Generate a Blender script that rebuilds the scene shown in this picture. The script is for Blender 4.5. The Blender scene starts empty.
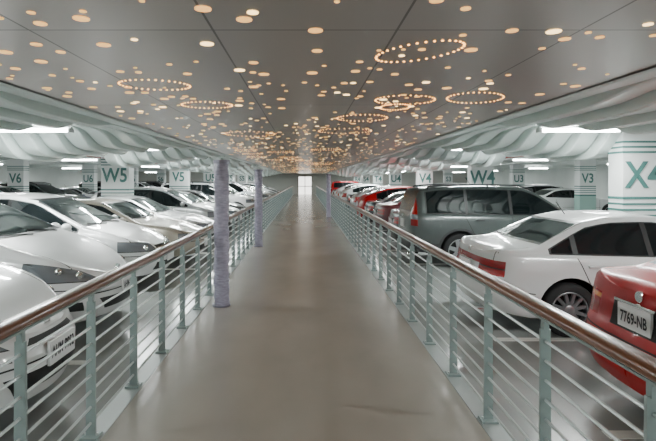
import bpy, bmesh, math, random
import numpy as np
from mathutils import Vector, Matrix
from mathutils.bvhtree import BVHTree
random.seed(7)
SC=bpy.context.scene
FZ=-0.08   # parking floor level (walkway top is 0)

# ---------------------------------------------------------------- materials
def mat(name,col,rough=0.5,metal=0.0,emit=None,es=0,coat=0,spec=0.5,noise=None,bump=0):
    m=bpy.data.materials.new(name); m.use_nodes=True
    nt=m.node_tree; b=nt.nodes['Principled BSDF']
    b.inputs['Base Color'].default_value=(*col,1); b.inputs['Roughness'].default_value=rough
    b.inputs['Metallic'].default_value=metal
    b.inputs['Coat Weight'].default_value=coat; b.inputs['Coat Roughness'].default_value=0.04
    b.inputs['Specular IOR Level'].default_value=spec
    if emit: 
        b.inputs['Emission Color'].default_value=(*emit,1); b.inputs['Emission Strength'].default_value=es
    if noise:
        sc,amt=noise
        tc=nt.nodes.new('ShaderNodeTexCoord'); n=nt.nodes.new('ShaderNodeTexNoise')
        n.inputs['Detail'].default_value=6
        mp=nt.nodes.new('ShaderNodeMapping')
        mp.inputs['Scale'].default_value=sc if isinstance(sc,tuple) else (sc,sc,sc)
        n.inputs['Scale'].default_value=1
        nt.links.new(tc.outputs['Object'],mp.inputs[0]); nt.links.new(mp.outputs[0],n.inputs['Vector'])
        r=nt.nodes.new('ShaderNodeValToRGB')
        r.color_ramp.elements[0].position=.3; r.color_ramp.elements[1].position=.7
        r.color_ramp.elements[0].color=(*[c*(1-amt) for c in col],1)
        r.color_ramp.elements[1].color=(*[min(1,c*(1+amt)) for c in col],1)
        nt.links.new(n.outputs['Fac'],r.inputs[0]); nt.links.new(r.outputs[0],b.inputs['Base Color'])
        if bump:
            bp=nt.nodes.new('ShaderNodeBump'); bp.inputs['Strength'].default_value=bump; bp.inputs['Distance'].default_value=.01
            nt.links.new(n.outputs['Fac'],bp.inputs['Height']); nt.links.new(bp.outputs[0],b.inputs['Normal'])
    return m
M={}
M['glass']=mat('tinted_glass',(.006,.009,.010),.04,spec=.4)
M['black']=mat('black_trim',(.010,.010,.011),.45)
M['head']=mat('headlight_lens',(.20,.22,.24),.08,.3,coat=1)
M['tail']=mat('taillight_red',(.32,.002,.002),.2,coat=.2,spec=.3)
M['chrome']=mat('chrome',(.8,.8,.8),.12,1)
M['tire']=mat('tire_rubber',(.012,.012,.013),.75)
M['rim']=mat('alloy_rim',(.5,.51,.53),.28,.9)
M['plate']=mat('plate_white',(.80,.80,.80),.4)
M['ptext']=mat('plate_text',(.02,.02,.03),.5)
M['clad']=mat('grey_cladding',(.04,.042,.045),.55)
M['amber']=mat('amber_lens',(.7,.22,.02),.15,coat=1)
M['seam']=mat('panel_gap',(.015,.015,.015),.7)
CARM=['glass','black','head','tail','chrome','tire','rim','plate','ptext','clad','amber','seam']
MI={n:i+1 for i,n in enumerate(CARM)}; MI['paint']=0
def paint(name,c,metal=0.0,r=.3,coat=.8,spec=.5): return mat(name,c,r,metal,coat=coat,spec=spec)
P={'white':paint('paint_white',(.72,.73,.73)),'red':paint('paint_red',(.36,.0015,.004),.0,.35,.25,.25),
'silver':paint('paint_silver',(.42,.43,.43),.5),'grey':paint('paint_grey_green',(.085,.10,.098),.4),
'black':paint('paint_black',(.012,.012,.014)),'blue':paint('paint_blue',(.02,.045,.14),.3),
'maroon':paint('paint_maroon',(.08,.004,.008),.2,.3,.4),'champ':paint('paint_champagne',(.42,.38,.32),.4),'brown':paint('paint_brown',(.1,.07,.055),.3)}

# ---------------------------------------------------------------- mesh builder
class MB:
    def __init__(s): s.v=[];s.f=[];s.m=[]
    def add(s,vs,fs,m=0):
        o=len(s.v); s.v+= [tuple(v) for v in vs]; s.f+=[tuple(i+o for i in f) for f in fs]; s.m+=[m]*len(fs)
    def box(s,c,d,m=0):
        x,y,z=c; a,b,e=d[0]/2,d[1]/2,d[2]/2
        s.add([(x+i*a,y+j*b,z+k*e) for i in(-1,1) for j in(-1,1) for k in(-1,1)],
              [(0,1,3,2),(4,6,7,5),(0,4,5,1),(2,3,7,6),(0,2,6,4),(1,5,7,3)],m)
    def cyl(s,p0,p1,r,n=12,m=0,r1=None,cap=True):
        p0=Vector(p0);p1=Vector(p1);d=(p1-p0).normalized(); r1=r if r1 is None else r1
        u=d.orthogonal().normalized();w=d.cross(u)
        vs=[p0+(u*math.cos(2*math.pi*i/n)+w*math.sin(2*math.pi*i/n))*r for i in range(n)]
        vs+=[p1+(u*math.cos(2*math.pi*i/n)+w*math.sin(2*math.pi*i/n))*r1 for i in range(n)]
        fs=[(i,(i+1)%n,n+(i+1)%n,n+i) for i in range(n)]
        if cap: fs+=[tuple(range(n-1,-1,-1)),tuple(range(n,2*n))]
        s.add(vs,fs,m)
    def sph(s,c,r,m=0,n=12,k=8):
        vs=[];fs=[]
        for j in range(k+1):
            t=math.pi*j/k
            for i in range(n):
                a=2*math.pi*i/n
                vs.append((c[0]+r[0]*math.sin(t)*math.cos(a),c[1]+r[1]*math.sin(t)*math.sin(a),c[2]+r[2]*math.cos(t)))
        for j in range(k):
            for i in range(n): fs.append((j*n+i,(j+1)*n+i,(j+1)*n+(i+1)%n,j*n+(i+1)%n))
        s.add(vs,fs,m)
    def latheY(s,c,prof,sg,m=0,n=32):
        vs=[];fs=[]
        for r,y in prof:
            for i in range(n):
                a=2*math.pi*i/n; vs.append((c[0]+r*math.cos(a),c[1]+sg*y,c[2]+r*math.sin(a)))
        for j in range(len(prof)-1):
            for i in range(n):
                q=(j*n+i,j*n+(i+1)%n,(j+1)*n+(i+1)%n,(j+1)*n+i)
                fs.append(q if sg>0 else q[::-1])
        s.add(vs,fs,m)
    def mesh(s,name,mats,smooth=False):
        me=bpy.data.meshes.new(name); me.from_pydata(s.v,[],s.f)
        for x in mats: me.materials.append(x)
        me.polygons.foreach_set('material_index',s.m)
        if smooth: me.polygons.foreach_set('use_smooth',[True]*len(s.f))
        me.update(); return me
    def obj(s,name,mats,smooth=False,ang=35):
        me=s.mesh(name,mats,smooth)
        if smooth:
            bm=bmesh.new();bm.from_mesh(me)
            bmesh.ops.recalc_face_normals(bm,faces=bm.faces)
            for e in bm.edges:
                if len(e.link_faces)==2 and e.calc_face_angle(0)>math.radians(ang): e.smooth=False
            bm.to_mesh(me);bm.free()
        o=bpy.data.objects.new(name,me); SC.collection.objects.link(o); return o

_tc={}
def text_geo(s,size):
    if (s,size) in _tc: return _tc[(s,size)]
    cu=bpy.data.curves.new('t','FONT'); cu.body=s; cu.size=size; cu.align_x='CENTER'; cu.align_y='CENTER'; cu.offset=size*.022
    cu.resolution_u=3
    o=bpy.data.objects.new('t',cu); SC.collection.objects.link(o)
    dg=bpy.context.evaluated_depsgraph_get(); me=bpy.data.meshes.new_from_object(o.evaluated_get(dg))
    r=([tuple(v.co) for v in me.vertices],[tuple(p.vertices) for p in me.polygons])
    bpy.data.objects.remove(o); bpy.data.meshes.remove(me)
    _tc[(s,size)]=r; return r

# ---------------------------------------------------------------- car builder
class Spec: pass
def mkspec(**k):
    S=Spec(); S.rf=.75;S.rr=.42;S.nf=2.4;S.nr=2.8;S.tumble=.36;S.zb=.2;S.R=.31
    S.fsh=[(.2,.10),(.4,.0),(.55,.0),(.68,.07),(.8,.2)]
    S.rsh=[(.2,.10),(.4,.0),(.6,.0),(.7,.05),(.95,.10),(1.5,.1)]
    S.__dict__.update(k)
    g=np.arange(-.3,S.L+.3,.01); z=np.interp(g,[p[0] for p in S.top],[p[1] for p in S.top])
    kk=np.exp(-np.linspace(-2,2,17)**2); kk/=kk.sum()
    zz=np.convolve(np.pad(z,8,mode='edge'),kk,mode='valid')
    S.ztop=lambda x:float(np.interp(x,g,zz))
    S.bl=lambda x:float(np.interp(x,[p[0] for p in S.belt],[p[1] for p in S.belt]))
    return S
def hw(S,x):
    W=S.W/2
    f=1.0
    if x<S.rf: f=max(0,1-(1-max(x,0)/S.rf)**S.nf)**(1/S.nf)
    if x>S.L-S.rr: f=min(f,max(0,1-(1-max(S.L-x,0)/S.rr)**S.nr)**(1/S.nr))
    return W*max(f,.03)*(1-.03*((x-S.L/2)/(S.L/2))**2)
def w4f(S,x):
    w=hw(S,x);zt=S.ztop(x);zs=min(S.bl(x),zt-.05);k=w/(S.W/2);ws=w*.95
    return max(ws*.5,ws-S.tumble*(zt-zs-.05)-.05*k)
def section(S,x):
    w=hw(S,x);zt=S.ztop(x);zs=min(S.bl(x),zt-.05);g=zt-zs;k=w/(S.W/2);ws=w*.95;w4=w4f(S,x)
    zb=S.zb+.06*max(0,1-x/.5)+.08*max(0,1-(S.L-x)/.5)
    p=[(0,zb),(w*.6,zb),(w*.93,zb),(w*.98,zb+.06),(w,zb+.2),(w,(zb+.2+zs)/2),(w*.995,zs-.09),(w*.97,zs-.02),(ws,zs+.004),
       (ws-.025*k,zs+.016),(w4,zs+g*.9),(w4*.85,zt-.016),(w4*.45,zt-.004),(0,zt)]
    for _ in range(2):
        q=[p[0]]
        for a,b in zip(p[:-1],p[1:]):
            q.append((a[0]*.75+b[0]*.25,a[1]*.75+b[1]*.25)); q.append((a[0]*.25+b[0]*.75,a[1]*.25+b[1]*.75))
        q.append(p[-1]); p=q
    return p
def shearx(S,x,z):
    f=np.interp(z,[a[0] for a in S.fsh],[a[1] for a in S.fsh]); r=np.interp(z,[a[0] for a in S.rsh],[a[1] for a in S.rsh])
    return x+f*max(0,1-x/.8)**2-r*max(0,1-(S.L-x)/.8)**2
def pip(pt,poly):
    x,y=pt;c=False;n=len(poly)
    for i in range(n):
        x1,y1=poly[i];x2,y2=poly[i-1]
        if (y1>y)!=(y2>y) and x<(x2-x1)*(y-y1)/(y2-y1)+x1: c=not c
    return c
def region(bm,poly,ax,m,filt,mirror=True):
    polys=[poly]
    if mirror and ax[0]==1: polys.append([(-a,b) for a,b in poly])
    for pl in polys:
        lo=[min(p[i] for p in pl)-.02 for i in(0,1)];hi=[max(p[i] for p in pl)+.02 for i in(0,1)]
        fs=[]
        for f in bm.faces:
            if not filt(f.calc_center_median(),f.normal): continue
            a=[v.co[ax[0]] for v in f.verts]; b=[v.co[ax[1]] for v in f.verts]
            if max(a)<lo[0] or min(a)>hi[0] or max(b)<lo[1] or min(b)>hi[1]: continue
            fs.append(f)
        n=len(pl)
        for i in range(n):
            p,q=pl[i],pl[(i+1)%n]
            d=(q[0]-p[0],q[1]-p[1]); l=math.hypot(*d)
            if l<1e-5 or not fs: continue
            co=[0,0,0];no=[0,0,0];co[ax[0]]=p[0];co[ax[1]]=p[1];no[ax[0]]=-d[1]/l;no[ax[1]]=d[0]/l
            near=[];far=[]
            el=[min(p[j],q[j])-.005 for j in(0,1)];eh=[max(p[j],q[j])+.005 for j in(0,1)]
            for f in fs:
                a=[v.co[ax[0]] for v in f.verts]; b=[v.co[ax[1]] for v in f.verts]
                if max(a)<el[0] or min(a)>eh[0] or max(b)<el[1] or min(b)>eh[1]: far.append(f)
                else: near.append(f)
            if not near: continue
            es=set();vs=set()
            for f in near: es.update(f.edges);vs.update(f.verts)
            r=bmesh.ops.bisect_plane(bm,geom=near+list(es)+list(vs),plane_co=co,plane_no=no,dist=1e-5)
            fs=far+[g for g in r['geom'] if isinstance(g,bmesh.types.BMFace)]
        hit=[f for f in fs if f.is_valid and pip((f.calc_center_median()[ax[0]],f.calc_center_median()[ax[1]]),pl)]
        if m=='DEL': bmesh.ops.delete(bm,geom=hit,context='FACES')
        else:
            for f in hit: f.material_index=m
def ln(p,q,w=.011):
    d=Vector((q[0]-p[0],q[1]-p[1])).normalized(); n=Vector((-d.y,d.x))*w/2
    return [(p[0]+n.x,p[1]+n.y),(q[0]+n.x,q[1]+n.y),(q[0]-n.x,q[1]-n.y),(p[0]-n.x,p[1]-n.y)]

def wheel(mb,c,s,R,spokes):
    mb.latheY(c,[(R*.6,-.1),(R*.9,-.1),(R*.98,-.08),(R,-.05),(R,.05),(R*.98,.08),(R*.9,.1),(R*.7,.1),(R*.66,.085)],s,MI['tire'],36)
    mb.latheY(c,[(R*.68,.088),(R*.66,.092),(R*.62,.088),(R*.6,.03),(R*.6,-.05)],s,MI['rim'],36)
    mb.latheY(c,[(R*.62,.015),(.001,.015)],s,MI['black'],24)
    mb.latheY(c,[(R*.2,.02),(R*.2,.078),(R*.14,.088),(.001,.09)],s,MI['rim'],20)
    for i in range(spokes):
        a=2*math.pi*i/spokes+.3
        w0,w1=(.13*R,.1*R) if spokes<9 else (.07*R,.05*R)
        u=Vector((math.cos(a),0,math.sin(a)));t=Vector((-math.sin(a),0,math.cos(a)));y=Vector((0,s,0));C=Vector(c)
        vs=[C+u*r+t*w*k+y*h for r,w,hh in((R*.12,w0,.082),(R*.64,w1,.078)) for k in(-1,1) for h in(hh-.03,hh)]
        fs=[(1,5,7,3),(0,1,5,4),(2,6,7,3)]
        mb.add(vs,fs,MI['rim'])

def build_car(name,S):
    L,W=S.L,S.W
    off=[0,.004,.012,.025,.045,.07,.1,.14,.19,.25,.32,.40,.49,.59,.69]
    xs=off+list(np.linspace(.78,L-.78,34))+[L-o for o in off[::-1]]
    bm=bmesh.new(); rings=[]
    for x in xs:
        h=section(S,x); ring=h+[(-y,z) for y,z in h[-2:0:-1]]
        rings.append([bm.verts.new((shearx(S,x,z),y,z)) for y,z in ring])
    n=len(rings[0])
    for a,b in zip(rings[:-1],rings[1:]):
        for i in range(n): bm.faces.new((a[i],b[i],b[(i+1)%n],a[(i+1)%n]))
    bm.faces.new(rings[0]);bm.faces.new(rings[-1][::-1])
    bmesh.ops.recalc_face_normals(bm,faces=bm.faces); bm.normal_update()
    for f in bm.faces:
        if f.normal.z<-.8: f.material_index=MI['black']
    bvh=BVHTree.FromBMesh(bm)
    side=lambda c,nn:abs(nn.y)>.4 and abs(c.y)>W*.25
    if S.clad:
        region(bm,[(-.1,.0),(L+.1,.0),(L+.1,S.clad),(-.1,S.clad)],(0,2),MI['clad'],lambda c,nn:nn.z>-.8 and nn.z<.7)
    for cx in (S.wf,S.wr):
        if S.clad:
            region(bm,[(cx+(S.R+.11)*math.cos(a),S.R+(S.R+.11)*math.sin(a)) for a in np.linspace(0,2*math.pi,25)[:-1]],(0,2),MI['clad'],side)
    for l in S.gaps: region(bm,ln(*l),(0,2),MI['seam'],side)
    for l in S.fgaps: region(bm,ln(*l,w=.012),(1,2),MI['seam'],lambda c,nn:nn.x<-.2 and c.x<.9)
    for l in S.rgaps: region(bm,ln(*l,w=.012),(1,2),MI['seam'],lambda c,nn:nn.x>.2 and c.x>L-.7)
    top=lambda c,nn:nn.z>.5
    for l in S.tgaps: 
        region(bm,ln(*l),(0,1),MI['seam'],top); region(bm,ln((l[0][0],-l[0][1]),(l[1][0],-l[1][1])),(0,1),MI['seam'],top)
    def dlo(x0,x1,dt,db):
        xx=[x for x in np.linspace(x0,x1,15)]
        tp=[(x,S.ztop(x)-dt) for x in xx if S.ztop(x)-dt>S.bl(x)+db+.02]
        return tp+[(tp[-1][0],S.bl(tp[-1][0])+db),(tp[0][0],S.bl(tp[0][0])+db)]
    wsd=lambda c,nn:abs(nn.y)>.4 and c.z>S.bl(c.x)-.02
    xa,xb=S.win[0],S.win[-1]
    region(bm,dlo(xa,xb,.085,.012),(0,2),MI['black'],wsd)
    for a,b in zip(S.win[:-1],S.win[1:]):
        region(bm,dlo(a+.03,b-.03,.1,.028),(0,2),MI['glass'],wsd)
    def scr(x0,x1,d,sg,m,e):
        xx=np.linspace(x0,x1,9); pr=sorted([(S.ztop(x),w4f(S,x)) for x in xx])
        pr=[(z-.0,max(.1,w-d)) for z,w in pr]
        z0,z1=pr[0][0]+e,pr[-1][0]-e
        zz=np.linspace(z0,z1,6); ww=np.interp(zz,[p[0] for p in pr],[p[1] for p in pr])
        pl=[(w,z) for z,w in zip(zz,ww)]+[(-w,z) for z,w in zip(zz[::-1],ww[::-1])]
        xl,xh=min(x0,x1)-.1,max(x0,x1)+.1
        region(bm,pl,(1,2),m,lambda c,nn:nn.x*sg>.12 and nn.z>.02 and xl<c.x<xh and abs(nn.y)<.75,mirror=False)
    scr(S.ws[0],S.ws[1],.035,-1,MI['black'],.02); scr(S.ws[0],S.ws[1],.06,-1,MI['glass'],.045)
    scr(S.rw[0],S.rw[1],.045,1,MI['black'],.015); scr(S.rw[0],S.rw[1],.07,1,MI['glass'],.035)
    for pl,m,xl in S.front:
        ff=lambda c,nn:c.x<xl and nn.x<.1 and nn.z>-.7 and (nn.x<-.12 or abs(nn.y)>.6)
        if m=='head':
            cy=sum(p[0] for p in pl)/len(pl); cz=sum(p[1] for p in pl)/len(pl)
            big=[(p[0]+math.copysign(.012,p[0]-cy),p[1]+math.copysign(.010,p[1]-cz)) for p in pl]
            region(bm,big,(1,2),MI['seam'],ff)
        region(bm,pl,(1,2),MI[m],ff)
    for pl,m,xl in S.rear: region(bm,pl,(1,2),MI[m],lambda c,nn:c.x>L-xl and nn.x>-.1 and nn.z>-.7 and (nn.x>.12 or abs(nn.y)>.6))
    ra=S.R+.055
    for cx in (S.wf,S.wr):
        region(bm,[(cx+ra*math.cos(a),S.R+.01+ra*math.sin(a)) for a in np.linspace(0,2*math.pi,33)[:-1]],(0,2),'DEL',lambda c,nn:abs(c.y)>W*.33)
    for f in bm.faces: f.smooth=True
    mb=MB()
    for cx in (S.wf,S.wr):
        for s in (1,-1):
            wo=hw(S,cx); yo=s*(wo*.985); yi=s*(wo-.32)
            aa=np.linspace(-.25,math.pi+.25,26)
            vs=[(cx+ra*math.cos(a),y,S.R+.01+ra*math.sin(a)) for y in(yo,yi) for a in aa]
            k=len(aa); mb.add(vs,[(i,i+1,k+i+1,k+i) for i in range(k-1)]+[tuple(range(k,2*k))],MI['black'])
            wheel(mb,(cx,s*(wo-.125),S.R),s,S.R,S.spokes)
    mx=S.win[0]+.12; mz=S.bl(mx)+.09
    for s in(1,-1):
        y=s*(W/2+.07)
        mb.sph((mx,y,mz),(.07,.11,.07),0,14,10); mb.box((mx+.055,y,mz),(.02,.16,.09),MI['black'])
        mb.cyl((mx,s*(W/2-.08),mz-.06),(mx,y,mz-.03),.025,8,0)
        for hx in S.handles:
            z=S.bl(hx)-.1; mb.box((hx,s*(hw(S,hx)*.985+.012),z),(.17,.03,.03),MI[S.hmat])
    def hitf(y,z):
        r=bvh.ray_cast(Vector((-1,y,z)),Vector((1,0,0))); return (r[0].x if r[0] else 0)
    def hitr(y,z):
        r=bvh.ray_cast(Vector((L+1,y,z)),Vector((-1,0,0))); return (r[0].x if r[0] else L)
    for y,z,r in S.lamps:
        for s in(1,-1):
            x=hitf(s*y,z)+.03; mb.sph((x,s*y,z),(.05,r,r),MI['chrome'],14,8); mb.sph((x-.012,s*y,z),(.05,r*.6,r*.6),MI['head'],12,8)
    if S.fplate:
        z=S.fplate; x=min(hitf(0,z),hitf(.15,z))-.012
        mb.box((x+.0,0,z),(.02,.36,.16),MI['plate'])
        if S.ftxt:
            v,f=text_geo(S.ftxt,.095); mb.add([(x-.0125,-a*.74,z+b*1.15) for a,b,c in v],f,MI['ptext'])
    z=S.rplate; x=max(hitr(0,z),hitr(.15,z))+.012
    mb.box((x,0,z),(.02,.34,.17),MI['plate']); mb.box((x-.004,0,z+.1),(.03,.42,.022),MI['chrome'])
    if S.rtxt:
        v,f=text_geo(S.rtxt,.095); mb.add([(x+.0125,a*.8,z-.01+b*1.2) for a,b,c in v],f,MI['ptext'])
    x=hitf(0,S.femb);mb.cyl((x-.012,0,S.femb),(x+.02,0,S.femb),.045,16,MI['chrome'])
    x=hitr(0,S.remb);mb.cyl((x+.012,0,S.remb),(x-.02,0,S.remb),.04,16,MI['chrome'])
    def down(x,y):
        r=bvh.ray_cast(Vector((x,y,3)),Vector((0,0,-1))); return r[0].z if r[0] else 1
    for y0,y1 in((.05,.55),(-.5,.0)):
        xx=S.ws[0]+.03
        mb.cyl((xx,y0,down(xx,y0)+.012),(xx+.1,y1,down(xx+.1,y1)+.014),.008,6,MI['black'])
    xx=S.ant
    mb.cyl((xx,0,down(xx,0)-.01),(xx+.12,0,down(xx,0)+.16),.005,6,MI['black'])
    if S.roofrail:
        for s in(1,-1):
            y=s*(w4f(S,2.4)*.93); pts=[(x,y,down(x,y)+.05) for x in np.linspace(S.roofrail[0],S.roofrail[1],8)]
            for a,b in zip(pts[:-1],pts[1:]): mb.cyl(a,b,.016,8,MI['clad'])
            for pnt in (pts[0],pts[3],pts[-1]): mb.cyl((pnt[0],y,pnt[2]-.07),pnt,.022,8,MI['clad'])
    mb.cyl((L-.25,.45,.24),(L-.0,.45,.24),.03,10,MI['chrome'])
    tm=mb.mesh('tmp',[])
    for p in tm.polygons: p.use_smooth=True
    bm.from_mesh(tm); bpy.data.meshes.remove(tm)
    for e in bm.edges:
        if len(e.link_faces)==2 and e.calc_face_angle(0)>.7: e.smooth=False
    me=bpy.data.meshes.new(name); bm.to_mesh(me); bm.free()
    me.materials.append(P['white'])
    for nme in CARM: me.materials.append(M[nme])
    return me

sedan=dict(L=4.32,W=1.70,wf=.86,wr=3.38,spokes=12,clad=0,roofrail=None,hmat='paint',
 top=[(0,.66),(.12,.71),(.6,.83),(1.2,.92),(1.28,.95),(2.0,1.33),(2.35,1.38),(2.85,1.37),(3.15,1.31),(3.72,1.02),(3.85,1.0),(4.2,.985),(4.32,.93)],
 belt=[(0,.64),(.8,.82),(1.3,.87),(4.32,.94)],win=[1.36,2.45,3.3,3.6],ws=(1.27,2.03),rw=(3.16,3.74),
 gaps=[((1.32,.3),(1.3,.87)),((2.45,.25),(2.45,.88)),((3.12,.5),(3.3,.9)),((1.3,.29),(3.1,.29)),((3.12,.5),(3.05,.3)),((.02,.52),(.5,.52)),((3.78,.5),(4.3,.56)),((1.25,.52),(3.0,.54))],
 fgaps=[((-.7,.52),(.7,.52))],rgaps=[((-.9,.58),(.9,.58)),((-.62,.6),(-.62,.95)),((.62,.6),(.62,.95))],
 tgaps=[((.3,.68),(1.2,.74)),((3.76,.62),(4.2,.66))],handles=[2.3,3.1],
 front=[([(.36,.56),(.95,.58),(.95,.70),(.36,.66)],'head',.42),([(-.32,.57),(.32,.57),(.32,.65),(-.32,.65)],'black',.5),
        ([(-.5,.3),(.5,.3),(.45,.42),(-.45,.42)],'black',.4),([(.88,.58),(.96,.58),(.96,.66),(.88,.66)],'amber',.5)],
 rear=[([(.36,.69),(.95,.67),(.95,.85),(.36,.85)],'tail',.24),([(-.36,.78),(.36,.78),(.36,.85),(-.36,.85)],'tail',.4),([(.36,.755),(.95,.75),(.95,.765),(.36,.77)],'seam',.24),([(-.3,.61),(.3,.61),(.3,.77),(-.3,.77)],'paint',.3)],
 lamps=[(.5,.62,.045)],fplate=.45,ftxt=None,rplate=.69,rtxt=None,femb=.62,remb=.9,ant=3.0)
def D(b,**k):
    d=dict(b); d.update(k); return mkspec(**d)
ME={}
ME['sedan']=build_car('sedan_mesh',D(sedan,rtxt='FK-2730'))
ME['bmw']=build_car('red_sedan_mesh',D(sedan,L=4.45,W=1.74,wr=3.5,spokes=5,R=.32,
 top=[(0,.68),(.12,.74),(.6,.86),(1.3,.95),(1.4,.98),(2.1,1.36),(2.5,1.41),(3.0,1.39),(3.3,1.33),(3.85,1.06),(3.98,1.045),(4.3,1.04),(4.36,1.03),(4.45,.97)],
 belt=[(0,.66),(.8,.86),(1.3,.92),(4.45,.99)],win=[1.5,2.55,3.4,3.72],ws=(1.39,2.12),rw=(3.3,3.87),
 rear=[([(.46,.70),(.98,.68),(.98,.90),(.46,.88)],'tail',.34),([(.46,.83),(.98,.83),(.98,.865),(.46,.865)],'amber',.34),([(-.27,.69),(.27,.69),(.27,.89),(-.27,.89)],'seam',.3)],
 rgaps=[((-.95,.62),(.95,.62)),((-.66,.63),(-.66,1.0)),((.66,.63),(.66,1.0))],
 rplate=.79,rtxt='7769-NB',remb=.945,rr=.45))
ME['prius']=build_car('hatchback_mesh',D(sedan,L=4.45,W=1.745,wf=.92,wr=3.62,spokes=7,R=.315,rf=.95,nf=2.2,
 top=[(0,.68),(.15,.76),(.6,.92),(1.05,1.05),(1.15,1.09),(1.85,1.42),(2.3,1.52),(2.7,1.53),(3.3,1.46),(4.1,1.19),(4.25,1.1),(4.36,.98),(4.45,.9)],
 belt=[(0,.66),(.8,.88),(1.3,.97),(4.45,1.03)],win=[1.25,2.45,3.3,3.75],ws=(1.08,2.05),rw=(3.3,4.15),
 gaps=[((1.32,.3),(1.3,.95)),((2.45,.25),(2.45,.97)),((3.25,.5),(3.4,.98)),((1.3,.29),(3.1,.29)),((3.25,.5),(3.15,.3)),((.05,.56),(.6,.6))],
 front=[([(.42,.64),(.80,.68),(.99,.76),(.99,.88),(.78,.86),(.55,.76)],'head',.74),([(-.4,.34),(.4,.34),(.48,.46),(-.48,.46)],'black',.5),
        ([(-.3,.62),(.3,.62),(.26,.66),(-.26,.66)],'black',.5),([(.6,.36),(.82,.38),(.8,.47),(.62,.45)],'black',.5)],
 tgaps=[((.35,.6),(1.15,.74))],
 rear=[([(.55,.75),(.98,.75),(.98,1.0),(.6,1.0)],'tail',.35)],lamps=[(.58,.71,.045),(.70,.77,.04)],femb=.7,remb=1.0,fplate=.53,ftxt='AHM-9952',rplate=.8,
 rsh=[(.2,.1),(.4,0),(.7,0),(1.0,.06),(1.5,.2)]))
ME['wagon']=build_car('mpv_mesh',D(sedan,L=4.55,W=1.72,wf=.88,wr=3.6,spokes=5,R=.31,rf=.85,
 top=[(0,.7),(.12,.76),(.6,.90),(1.0,1.0),(1.12,1.04),(1.95,1.48),(2.4,1.56),(3.2,1.56),(4.0,1.49),(4.15,1.42),(4.4,1.05),(4.55,.9)],
 belt=[(0,.67),(.8,.88),(1.3,.95),(4.55,1.05)],win=[1.22,2.4,3.3,4.05],ws=(1.05,2.05),rw=(4.08,4.4),
 gaps=[((1.25,.3),(1.22,.93)),((2.4,.25),(2.4,.97)),((3.2,.5),(3.35,1.0)),((1.3,.29),(3.1,.29)),((.05,.56),(.6,.58))],
 front=[([(.42,.62),(.95,.66),(.95,.82),(.46,.75)],'head',.62),([(-.38,.62),(.38,.62),(.4,.71),(-.4,.71)],'black',.5),([(-.38,.655),(.38,.655),(.38,.675),(-.38,.675)],'chrome',.5),
        ([(-.5,.32),(.5,.32),(.45,.44),(-.45,.44)],'black',.5)],
 rear=[([(.6,.85),(.98,.85),(.98,1.15),(.62,1.15)],'tail',.4)],lamps=[(.56,.68,.05)],femb=.69,remb=1.0,fplate=.5,rplate=.8,
 rsh=[(.2,.1),(.4,0),(.7,0),(1.0,.03),(1.5,.05)]))
ME['suv']=build_car('suv_mesh',D(sedan,L=4.5,W=1.77,wf=.86,wr=3.5,spokes=6,R=.35,zb=.27,clad=.50,rf=.6,rr=.28,nr=3.4,tumble=.22,hmat='clad',
 top=[(0,.88),(.1,.95),(.6,1.04),(1.15,1.1),(1.28,1.13),(1.88,1.54),(2.15,1.65),(3.0,1.68),(3.9,1.66),(4.28,1.61),(4.34,1.53),(4.45,1.12),(4.5,1.0)],
 belt=[(0,.85),(.8,1.01),(1.3,1.04),(4.5,1.09)],win=[1.34,2.45,3.35,4.18],ws=(1.24,1.98),rw=(4.28,4.46),
 gaps=[((1.3,.5),(1.3,1.03)),((2.45,.5),(2.45,1.04)),((3.15,.55),(3.4,1.05))],fgaps=[],rgaps=[((-.9,.62),(.9,.62))],
 front=[([(.42,.74),(.95,.76),(.95,.90),(.42,.88)],'head',.4),([(-.38,.72),(.38,.72),(.38,.86),(-.38,.86)],'black',.4),([(-.5,.42),(.5,.42),(.45,.56),(-.45,.56)],'black',.4)],
 rear=[([(.64,.85),(.98,.85),(.98,1.5),(.62,1.5)],'tail',.17),([(.62,.98),(.98,.98),(.98,1.08),(.6,1.08)],'head',.17)],
 fsh=[(.2,.10),(.4,.0),(.65,.0),(.9,.1),(1.2,.2)],rsh=[(.2,.1),(.4,0),(.9,0.02),(1.5,.03)],
 lamps=[(.55,.82,.05)],femb=.8,remb=1.02,fplate=.62,rplate=.86,roofrail=(1.95,4.1),tgaps=[((.3,.68),(1.2,.74))]))
NAME={'sedan':'sedan_car','bmw':'sedan_car','prius':'hatchback_car','wagon':'minivan_car','suv':'suv_car'}
LEN={'sedan':4.32,'bmw':4.45,'prius':4.45,'wagon':4.55,'suv':4.5}
def put(kind,col,xnose,yc,sz=1):
    o=bpy.data.objects.new(NAME[kind],ME[kind]); SC.collection.objects.link(o)
    o.location=(xnose,yc,FZ); o.rotation_euler=(0,0,math.pi); o.scale=(1,1,sz)
    o.material_slots[0].link='OBJECT'; o.material_slots[0].material=P[col]
    return o
def tail(kind,col,xt,yc): return put(kind,col,xt+LEN[kind],yc)
put('prius','white',-1.80,3.55,1.05); put('prius','white',-2.12,5.75,1.05); put('wagon','white',-2.33,8.3)
put('sedan','champ',-2.15,10.45); put('sedan','silver',-2.3,12.55)
tail('bmw','red',2.29,3.42); tail('sedan','white',2.04,6.2); tail('suv','grey',2.12,10.5); tail('sedan','black',2.2,12.6)
kinds=['sedan','prius','wagon','suv','sedan','bmw']
colsL=['silver','white','black','white','grey','white','silver','silver','white','champ']
colsR=['maroon','black','red','silver','maroon','black','white','maroon','silver','white']
il=0
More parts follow.
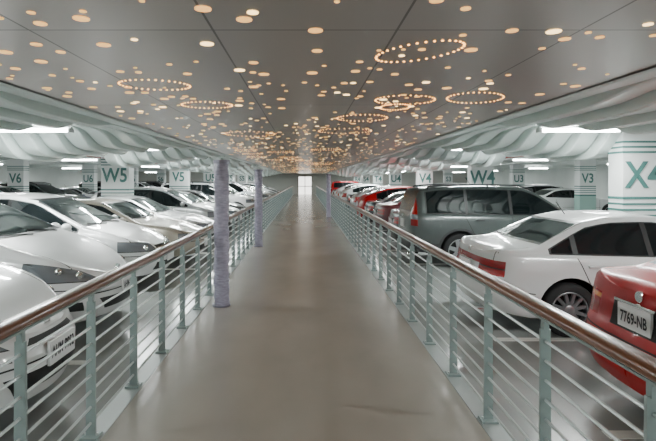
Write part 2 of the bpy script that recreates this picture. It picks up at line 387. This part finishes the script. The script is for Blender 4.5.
for k in range(5):
    for j in range(3):
        y=7.1+7*(k+1)+1.42+2.1*j
        if y<52: put(random.choice(kinds),colsL[(il*3+j)%10],-2.15-random.random()*.25,y)
        y=7.75+6.8*(k+1)+1.4+2.0*j
        kd=random.choice(['sedan','prius','bmw','sedan'] if k<2 else kinds)
        if y<52: tail(kd,colsR[(il*3+j)%10],2.15+random.random()*.2,y)
    il+=1
for k in range(5):
    for j in range(3):
        y=7.1+7*k+1.42+2.1*j
        put(random.choice(kinds),random.choice(['black','silver','white','grey','blue','brown']),-10.3,y)
        if k>1 and random.random()<.8: tail(random.choice(kinds),random.choice(['white','silver','white','grey','red']),10.3,7.75+6.8*k+1.4+2.0*j)

# ---------------------------------------------------------------- shell
YF,YB,XW=-5.0,57.0,20.0
m_floor=mat('parking_floor_epoxy',(.38,.40,.39),.18,noise=(1.3,.12))
m_walk=mat('walkway_concrete',(.315,.285,.25),.22,noise=((1.2,.7,1),.1),bump=.02,spec=.7)
m_wall=mat('wall_paint',(.62,.66,.64),.6,noise=(.8,.06))
m_slab=mat('slab_paint',(.60,.64,.62),.6,noise=(.7,.06))
m_curb=mat('curb_steel',(.33,.36,.35),.4,.4)
def plain(name,c,d,m):
    b=MB(); b.box(c,d); return b.obj(name,[m])
plain('floor',(0,(YF+YB)/2,FZ-.05),(2*XW,YB-YF,.1),m_floor)
plain('ceiling',(0,(YF+YB)/2,2.85),(2*XW,YB-YF,.1),m_slab)
plain('wall_left',(-XW-.05,(YF+YB)/2,1.4),(.1,YB-YF,3.0),m_wall)
plain('wall_right',(XW+.05,(YF+YB)/2,1.4),(.1,YB-YF,3.0),m_wall)
plain('wall_back',(0,YB+.05,1.4),(2*XW+.2,.1,3.0),mat('wall_back_paint',(.36,.36,.33),.6))
plain('wall_front',(0,YF-.05,1.4),(2*XW+.2,.1,3.0),m_wall)
plain('trim_1',(-1.42,(YF+YB)/2,-.0375),(.16,YB-YF-.4,.085),m_curb)
plain('trim_2',(1.30,(YF+YB)/2,-.0375),(.16,YB-YF-.4,.085),m_curb)
plain('walkway_deck',(-.06,(YF+YB)/2,-.04),(2.56,YB-YF-.4,.08),m_walk)
b=MB(); b.box((0,56.9,1.05),(1.5,.04,2.1),0)
b.box((-.8,56.88,1.05),(.1,.1,2.1),1);b.box((.8,56.88,1.05),(.1,.1,2.1),1);b.box((0,56.88,2.14),(1.7,.1,.1),1);b.box((0,56.87,1.05),(.08,.06,2.1),1);b.box((0,56.87,.95),(1.5,.05,.08),1)
b.obj('door_1',[mat('daylit_door_glass',(.9,.9,.9),.3,emit=(1,.97,.90),es=3),mat('door_frame',(.2,.2,.2),.4,.6)])
b=MB()
for k in range(8):
    for s,y0,st in((-1,7.1,7),(1,7.75,6.8)):
        for j in range(2):
            y=y0+st*(k-1)+(2.47 if s<0 else 2.4)+(2.1 if s<0 else 2.0)*j
            if 0<y<54: b.box((s*4.4,y,FZ+.003),(4.6,.1,.006))
b.obj('parking_bay_lines',[mat('line_paint',(.75,.76,.72),.5)])

# central ceiling panels with seams
m=mat('ceiling_metal_panel',(.5,.47,.45),.30,.25); nt=m.node_tree; bs=nt.nodes['Principled BSDF']
tc=nt.nodes.new('ShaderNodeTexCoord'); br=nt.nodes.new('ShaderNodeTexBrick'); br.offset=0
br.inputs['Scale'].default_value=1; br.inputs['Brick Width'].default_value=.92; br.inputs['Row Height'].default_value=2.4
br.inputs['Mortar Size'].default_value=.006; br.inputs['Mortar Smooth'].default_value=0; br.inputs['Bias'].default_value=0
br.inputs['Color1'].default_value=(.42,.38,.36,1);br.inputs['Color2'].default_value=(.47,.42,.395,1);br.inputs['Mortar'].default_value=(.12,.10,.09,1)
mp=nt.nodes.new('ShaderNodeMapping'); mp.inputs['Location'].default_value=(.46,0,0)
nt.links.new(tc.outputs['Object'],mp.inputs[0]);nt.links.new(mp.outputs[0],br.inputs['Vector']);nt.links.new(br.outputs['Color'],bs.inputs['Base Color'])
HC=2.45
plain('ceiling_panel',(0,(YF+YB)/2,HC+.1),(4.6,YB-YF-.1,.2),m)

# spot dots + constellation rings (one object)
b=MB(); occ={}
def disc(x,y,r,m,n=10,h=.004):
    vs=[(x+r*math.cos(2*math.pi*i/n),y+r*math.sin(2*math.pi*i/n),HC-h) for i in range(n)]
    vs+=[(x+r*math.cos(2*math.pi*i/n),y+r*math.sin(2*math.pi*i/n),HC+.002) for i in range(n)]
    b.add(vs,[tuple(range(n))[::-1]]+[(i,(i+1)%n,n+(i+1)%n,n+i) for i in range(n)],m)
rings=[]
def cpt(px,py): 
    dy=180-py; d=480*.75/dy; return ((px-305)*d/480,d)
for px,py,a,bb,rot in [(418,52,.17,.28,.75),(155,85,.27,.2,.2),(207,105,.25,.2,0),(405,100,.28,.25,.3),(475,98,.24,.3,-.6),(362,118,.3,.3,.1),(250,134,.4,.4,0),(345,131,.4,.35,0),(395,107,.15,.2,0)]:
    x,y=cpt(px,py); rings.append((x,y,a,bb,rot))
for i in range(22): rings.append((random.uniform(-1.8,1.8),random.uniform(9,40),random.uniform(.25,.4),random.uniform(.2,.35),random.uniform(0,3)))
for x,y,a,bb,rot in rings:
    n=34
    for i in range(n):
        t=2*math.pi*i/n; u,v=a*math.cos(t),bb*math.sin(t)
        disc(x+u*math.cos(rot)-v*math.sin(rot),y+u*math.sin(rot)+v*math.cos(rot),.0065,2,6)
def okp(x,y,r):
    g=(int(x/.3),int(y/.3))
    for i in(-1,0,1):
        for j in(-1,0,1):
            for q in occ.get((g[0]+i,g[1]+j),()):
                if math.hypot(q[0]-x,q[1]-y)<q[2]+r+.02: return False
    occ.setdefault(g,[]).append((x,y,r)); return True
n=0
while n<1600:
    x=random.uniform(-2.2,2.2); y=random.uniform(1.0,50) if random.random()<.85 else random.uniform(1,12)
    r=random.choice([.012,.015,.018,.022,.026,.030,.037]) 
    if okp(x,y,r): disc(x,y,r,random.choice([0,0,0,1]),12); n+=1
b.obj('ceiling_spotlights',[mat('spot_warm',(.8,.5,.2),.5,emit=(1,.50,.14),es=1.7),mat('spot_bright',(.9,.7,.4),.5,emit=(1,.66,.28),es=4.5),mat('spot_tiny',(1,.6,.2),.5,emit=(1,.42,.08),es=8)])

# wavy side ceiling lamellas
m_wave=mat('mint_wave_panel',(.70,.79,.76),.3,coat=.3)
def wave(name,s):
    b=MB(); ys=np.arange(YF+.1,YB-.1,.12); K=8; dw=.35
    prev=None
    for k in range(K):
        x0=2.3+dw*k; x1=x0+dw
        c=(0.5+0.5*np.cos(2*np.pi*(ys-7.6+.16*k)/4.4))
        c=c*c*(3-2*c); c=c*c*(3-2*c)
        z=2.44-.055*k+(.086*k)*c
        rows=[(x0,z),(x0+.02,z-.015),(x1-.06,z+.02),(x1-.03,z+.045),(x1,z+.11)]
        vs=[];nn=len(ys)
        for x,zz in rows: vs+=[(s*x,y,q) for y,q in zip(ys,zz)]
        fs=[(r*nn+i,r*nn+i+1,(r+1)*nn+i+1,(r+1)*nn+i) for r in range(4) for i in range(nn-1)]
        b.add(vs,fs,0)
        if prev is not None:
            vs=[(s*x0,y,q) for y,q in zip(ys,prev)]+[(s*x0,y,q) for y,q in zip(ys,z)]
            b.add(vs,[(i,i+1,nn+i+1,nn+i) for i in range(nn-1)],0)
        prev=z+.11
    x=2.3+dw*K
    vs=[(s*x,y,q) for y,q in zip(ys,prev)]+[(s*x,y,2.81) for y in ys]
    b.add(vs,[(i,i+1,nn+i+1,nn+i) for i in range(nn-1)],0)
    b.obj(name,[m_wave],True,25)
wave('wave_ceiling_panel',-1); wave('wave_ceiling_panel',1)

# fluorescent fixtures
m_tube=mat('fluorescent_tube',(1,1,1),.4,emit=(.95,1,.99),es=75); m_hous=mat('fixture_housing',(.8,.82,.8),.4)
def fixture(x,y,z,l,pw,drop):
    b=MB(); b.box((0,0,.05),(l,.07,.05),0)
    for dy in(-.05,.05): b.cyl((-l/2+.03,dy,.022),(l/2-.03,dy,.022),.018,8,1)
    b.box((-l/2+.015,0,.02),(.03,.14,.05),0);b.box((l/2-.015,0,.02),(.03,.14,.05),0)
    if drop>.08:
        for dx in(-l*.35,l*.35): b.cyl((dx,0,.07),(dx,0,drop),.008,6,0)
    o=b.obj('fluorescent_light_fixture',[m_hous,m_tube]); o.location=(x,y,z)
    ld=bpy.data.lights.new('fluorescent_lamp','AREA'); ld.shape='RECTANGLE'; ld.size=l*.9; ld.size_y=.1; ld.energy=pw; ld.color=(.96,1,.98)
    lo=bpy.data.objects.new('lamp',ld); SC.collection.objects.link(lo); lo.parent=o; lo.location=(0,0,-.012)
for s in(-1,1):
    for k in range(-2,11):
        y=7.6+4.4*k
        fixture(s*4.05,y-.5,2.41,1.2,95,.3)
        fixture(s*8.4,y+1.5,2.42,1.4,95,.35)
        if k%2==0: fixture(s*16.5,y,2.5,1.4,110,.3)

# columns
m_cw=mat('column_white',(.70,.73,.72),.45); m_cg=mat('column_green',(.05,.16,.145),.45); m_cp=mat('column_pale_green',(.28,.44,.40),.45)
def column(x,y,lab,zt=1.76,w=.70,d=.42):
    b=MB()
    b.box((0,0,(2.8+FZ)/2),(w,d,2.8-FZ),0)
    e=.006
    for z0,z1,m in [(2.28,2.31,1),(2.2,2.23,1),(2.12,2.15,1),(1.40,1.44,1),(1.31,1.34,1),(1.22,1.25,1),(1.13,1.16,1),(FZ+.001,1.0,2),(1.0,1.06,1)]:
        b.box((0,0,(z0+z1)/2),(w+2*e,d+2*e,z1-z0),m)
    v,f=text_geo(lab,.56)
    b.add([(a*.86,-d/2-.008,zt+c*1.02) for a,c,_ in v],f,1)
    b.add([(-a*.86,d/2+.008,zt+c*1.02) for a,c,_ in v],f,1)
    o=b.obj('parking_column',[m_cw,m_cg,m_cp]); o.location=(x,y,0)
LET='YXWVUTSR'
for k in range(8):
    yl=7.1+7*(k-1); yr=7.65+6.8*(k-1)
    column(-5.50,yl,LET[k]+'5',1.82,.8); column(5.28,yr,LET[k]+'4',1.76,.66,.36)
    column(-12.6,yl,LET[k]+'6'); column(12.4,yr,LET[k]+'3')

# pipes
m_red=mat('red_pipe',(.4,.05,.04),.4); m_pw=mat('white_pipe',(.6,.65,.63),.4)
for s in(-1,1):
    b=MB()
    b.cyl((s*7.0,YF+.05,2.5),(s*7.0,YB-.05,2.5),.05,10,0); b.cyl((s*7.25,YF+.05,2.5),(s*7.25,YB-.05,2.5),.035,10,1)
    for y in np.arange(-3,56,3.5):
        b.cyl((s*7.0,y,2.5),(s*7.0,y,2.595),.01,6,1); b.cyl((s*6.6,y,2.5),(s*7.45,y,2.5),.025,8,0)
    b.obj('sprinkler_pipe',[m_red,m_pw],True)
    b=MB()
    for x in (6.2,10.8): 
        b.box((s*x,(YF+YB)/2,2.56),(.3,YB-YF-.1,.06),0)
    b.obj('cable_tray',[m_pw])
for s in(-1,1):
    b=MB()
    for k in range(8):
        y=7.1+7*(k-1) if s<0 else 7.65+6.8*(k-1); b.box((s*(5.95+XW)/2,y,2.7),(XW-5.95,.5,.2),0)
    b.obj('ceiling_beams',[m_slab])

# ---------------------------------------------------------------- railings
m_wood=mat('handrail_wood',(.14,.055,.028),.28,noise=((9,.8,9),.3),coat=.4)
m_post=mat('galvanised_post',(.28,.34,.33),.38,.3); m_rod=mat('steel_rod',(.58,.63,.62),.3,.5)
def railing(x,y0,sp,s):
    b=MB(); ya,yb=-3.0,54
    n=20; vs=[]
    for y in np.linspace(ya,yb,30):
        for i in range(n):
            a=2*math.pi*i/n; ca,sa=math.cos(a),math.sin(a)
            vs.append((x+.055*math.copysign(abs(ca)**.7,ca),y,1.0+.03*math.copysign(abs(sa)**.8,sa)))
    fs=[(j*n+i,j*n+(i+1)%n,(j+1)*n+(i+1)%n,(j+1)*n+i) for j in range(29) for i in range(n)]
    b.add(vs,fs+[tuple(range(n)),tuple(range(29*n,30*n))],0)
    b.box((x,(ya+yb)/2,.958),(.05,yb-ya,.012),1)
    k=math.ceil((ya-y0)/sp)
    while y0+k*sp<yb:
        y=y0+k*sp; k+=1
        vs=[(x-.032,y-.008,.0),(x+.032,y-.008,0),(x+.027,y-.008,.9),(x-.027,y-.008,.9),(x-.032,y+.008,0),(x+.032,y+.008,0),(x+.027,y+.008,.9),(x-.027,y+.008,.9)]
        b.add(vs,[(0,1,2,3),(5,4,7,6),(1,5,6,2),(4,0,3,7),(3,2,6,7)],1)
        b.box((x,y,.93),(.03,.03,.07),1); b.box((x,y,.012),(.11,.1,.016),1)
        for dx in(-.038,.038): b.cyl((x+dx,y,.02),(x+dx,y,.034),.009,6,2)
    for i in range(8):
        z=.10+.105*i
        b.cyl((x-s*.0,ya+.1,z),(x,yb-.1,z),.0085,8,2,cap=True)
    b.obj('railing',[m_wood,m_post,m_rod],True)
railing(-1.41,2.38,.785,-1); railing(1.29,2.58,.80,1)

# wrapped posts
m_wrap=mat('lavender_plastic_wrap',(.36,.34,.44),.3,noise=((14,14,40),.25),bump=.6)
m_cap=mat('post_cap',(.25,.24,.3),.4,.5)
def wrapped(x,y):
    b=MB(); n=24; rows=60; vs=[]
    for j in range(rows+1):
        z=.0+1.94*j/rows
        for i in range(n):
            a=2*math.pi*i/n; r=.098+.006*math.sin(a*5+z*9)+.005*math.sin(z*33+a)
            vs.append((r*math.cos(a),r*math.sin(a),z))
    b.add(vs,[(j*n+i,j*n+(i+1)%n,(j+1)*n+(i+1)%n,(j+1)*n+i) for j in range(rows) for i in range(n)],0)
    for z in(.35,1.0,1.6): b.cyl((0,0,z-.012),(0,0,z+.012),.108,20,0)
    b.cyl((0,0,1.92),(0,0,1.97),.11,20,1); b.cyl((0,0,0),(0,0,.02),.12,20,1)
    o=b.obj('wrapped_post',[m_wrap,m_cap],True); o.location=(x,y,0)
for x,y in((-1.13,6.5),(-1.19,12.3),(1.08,22)): wrapped(x,y)

# world and camera
w=bpy.data.worlds.new('World'); SC.world=w; w.use_nodes=True
w.node_tree.nodes['Background'].inputs[0].default_value=(.6,.65,.7,1); w.node_tree.nodes['Background'].inputs[1].default_value=.3
cd=bpy.data.cameras.new('camera'); co=bpy.data.objects.new('camera',cd); SC.collection.objects.link(co)
co.location=(0,0,1.70); co.rotation_euler=(math.pi/2,0,0); cd.sensor_width=36; cd.lens=480/656*36
cd.shift_x=23/656; cd.shift_y=-40.5/656; cd.clip_end=200; cd.clip_start=.05
SC.camera=co
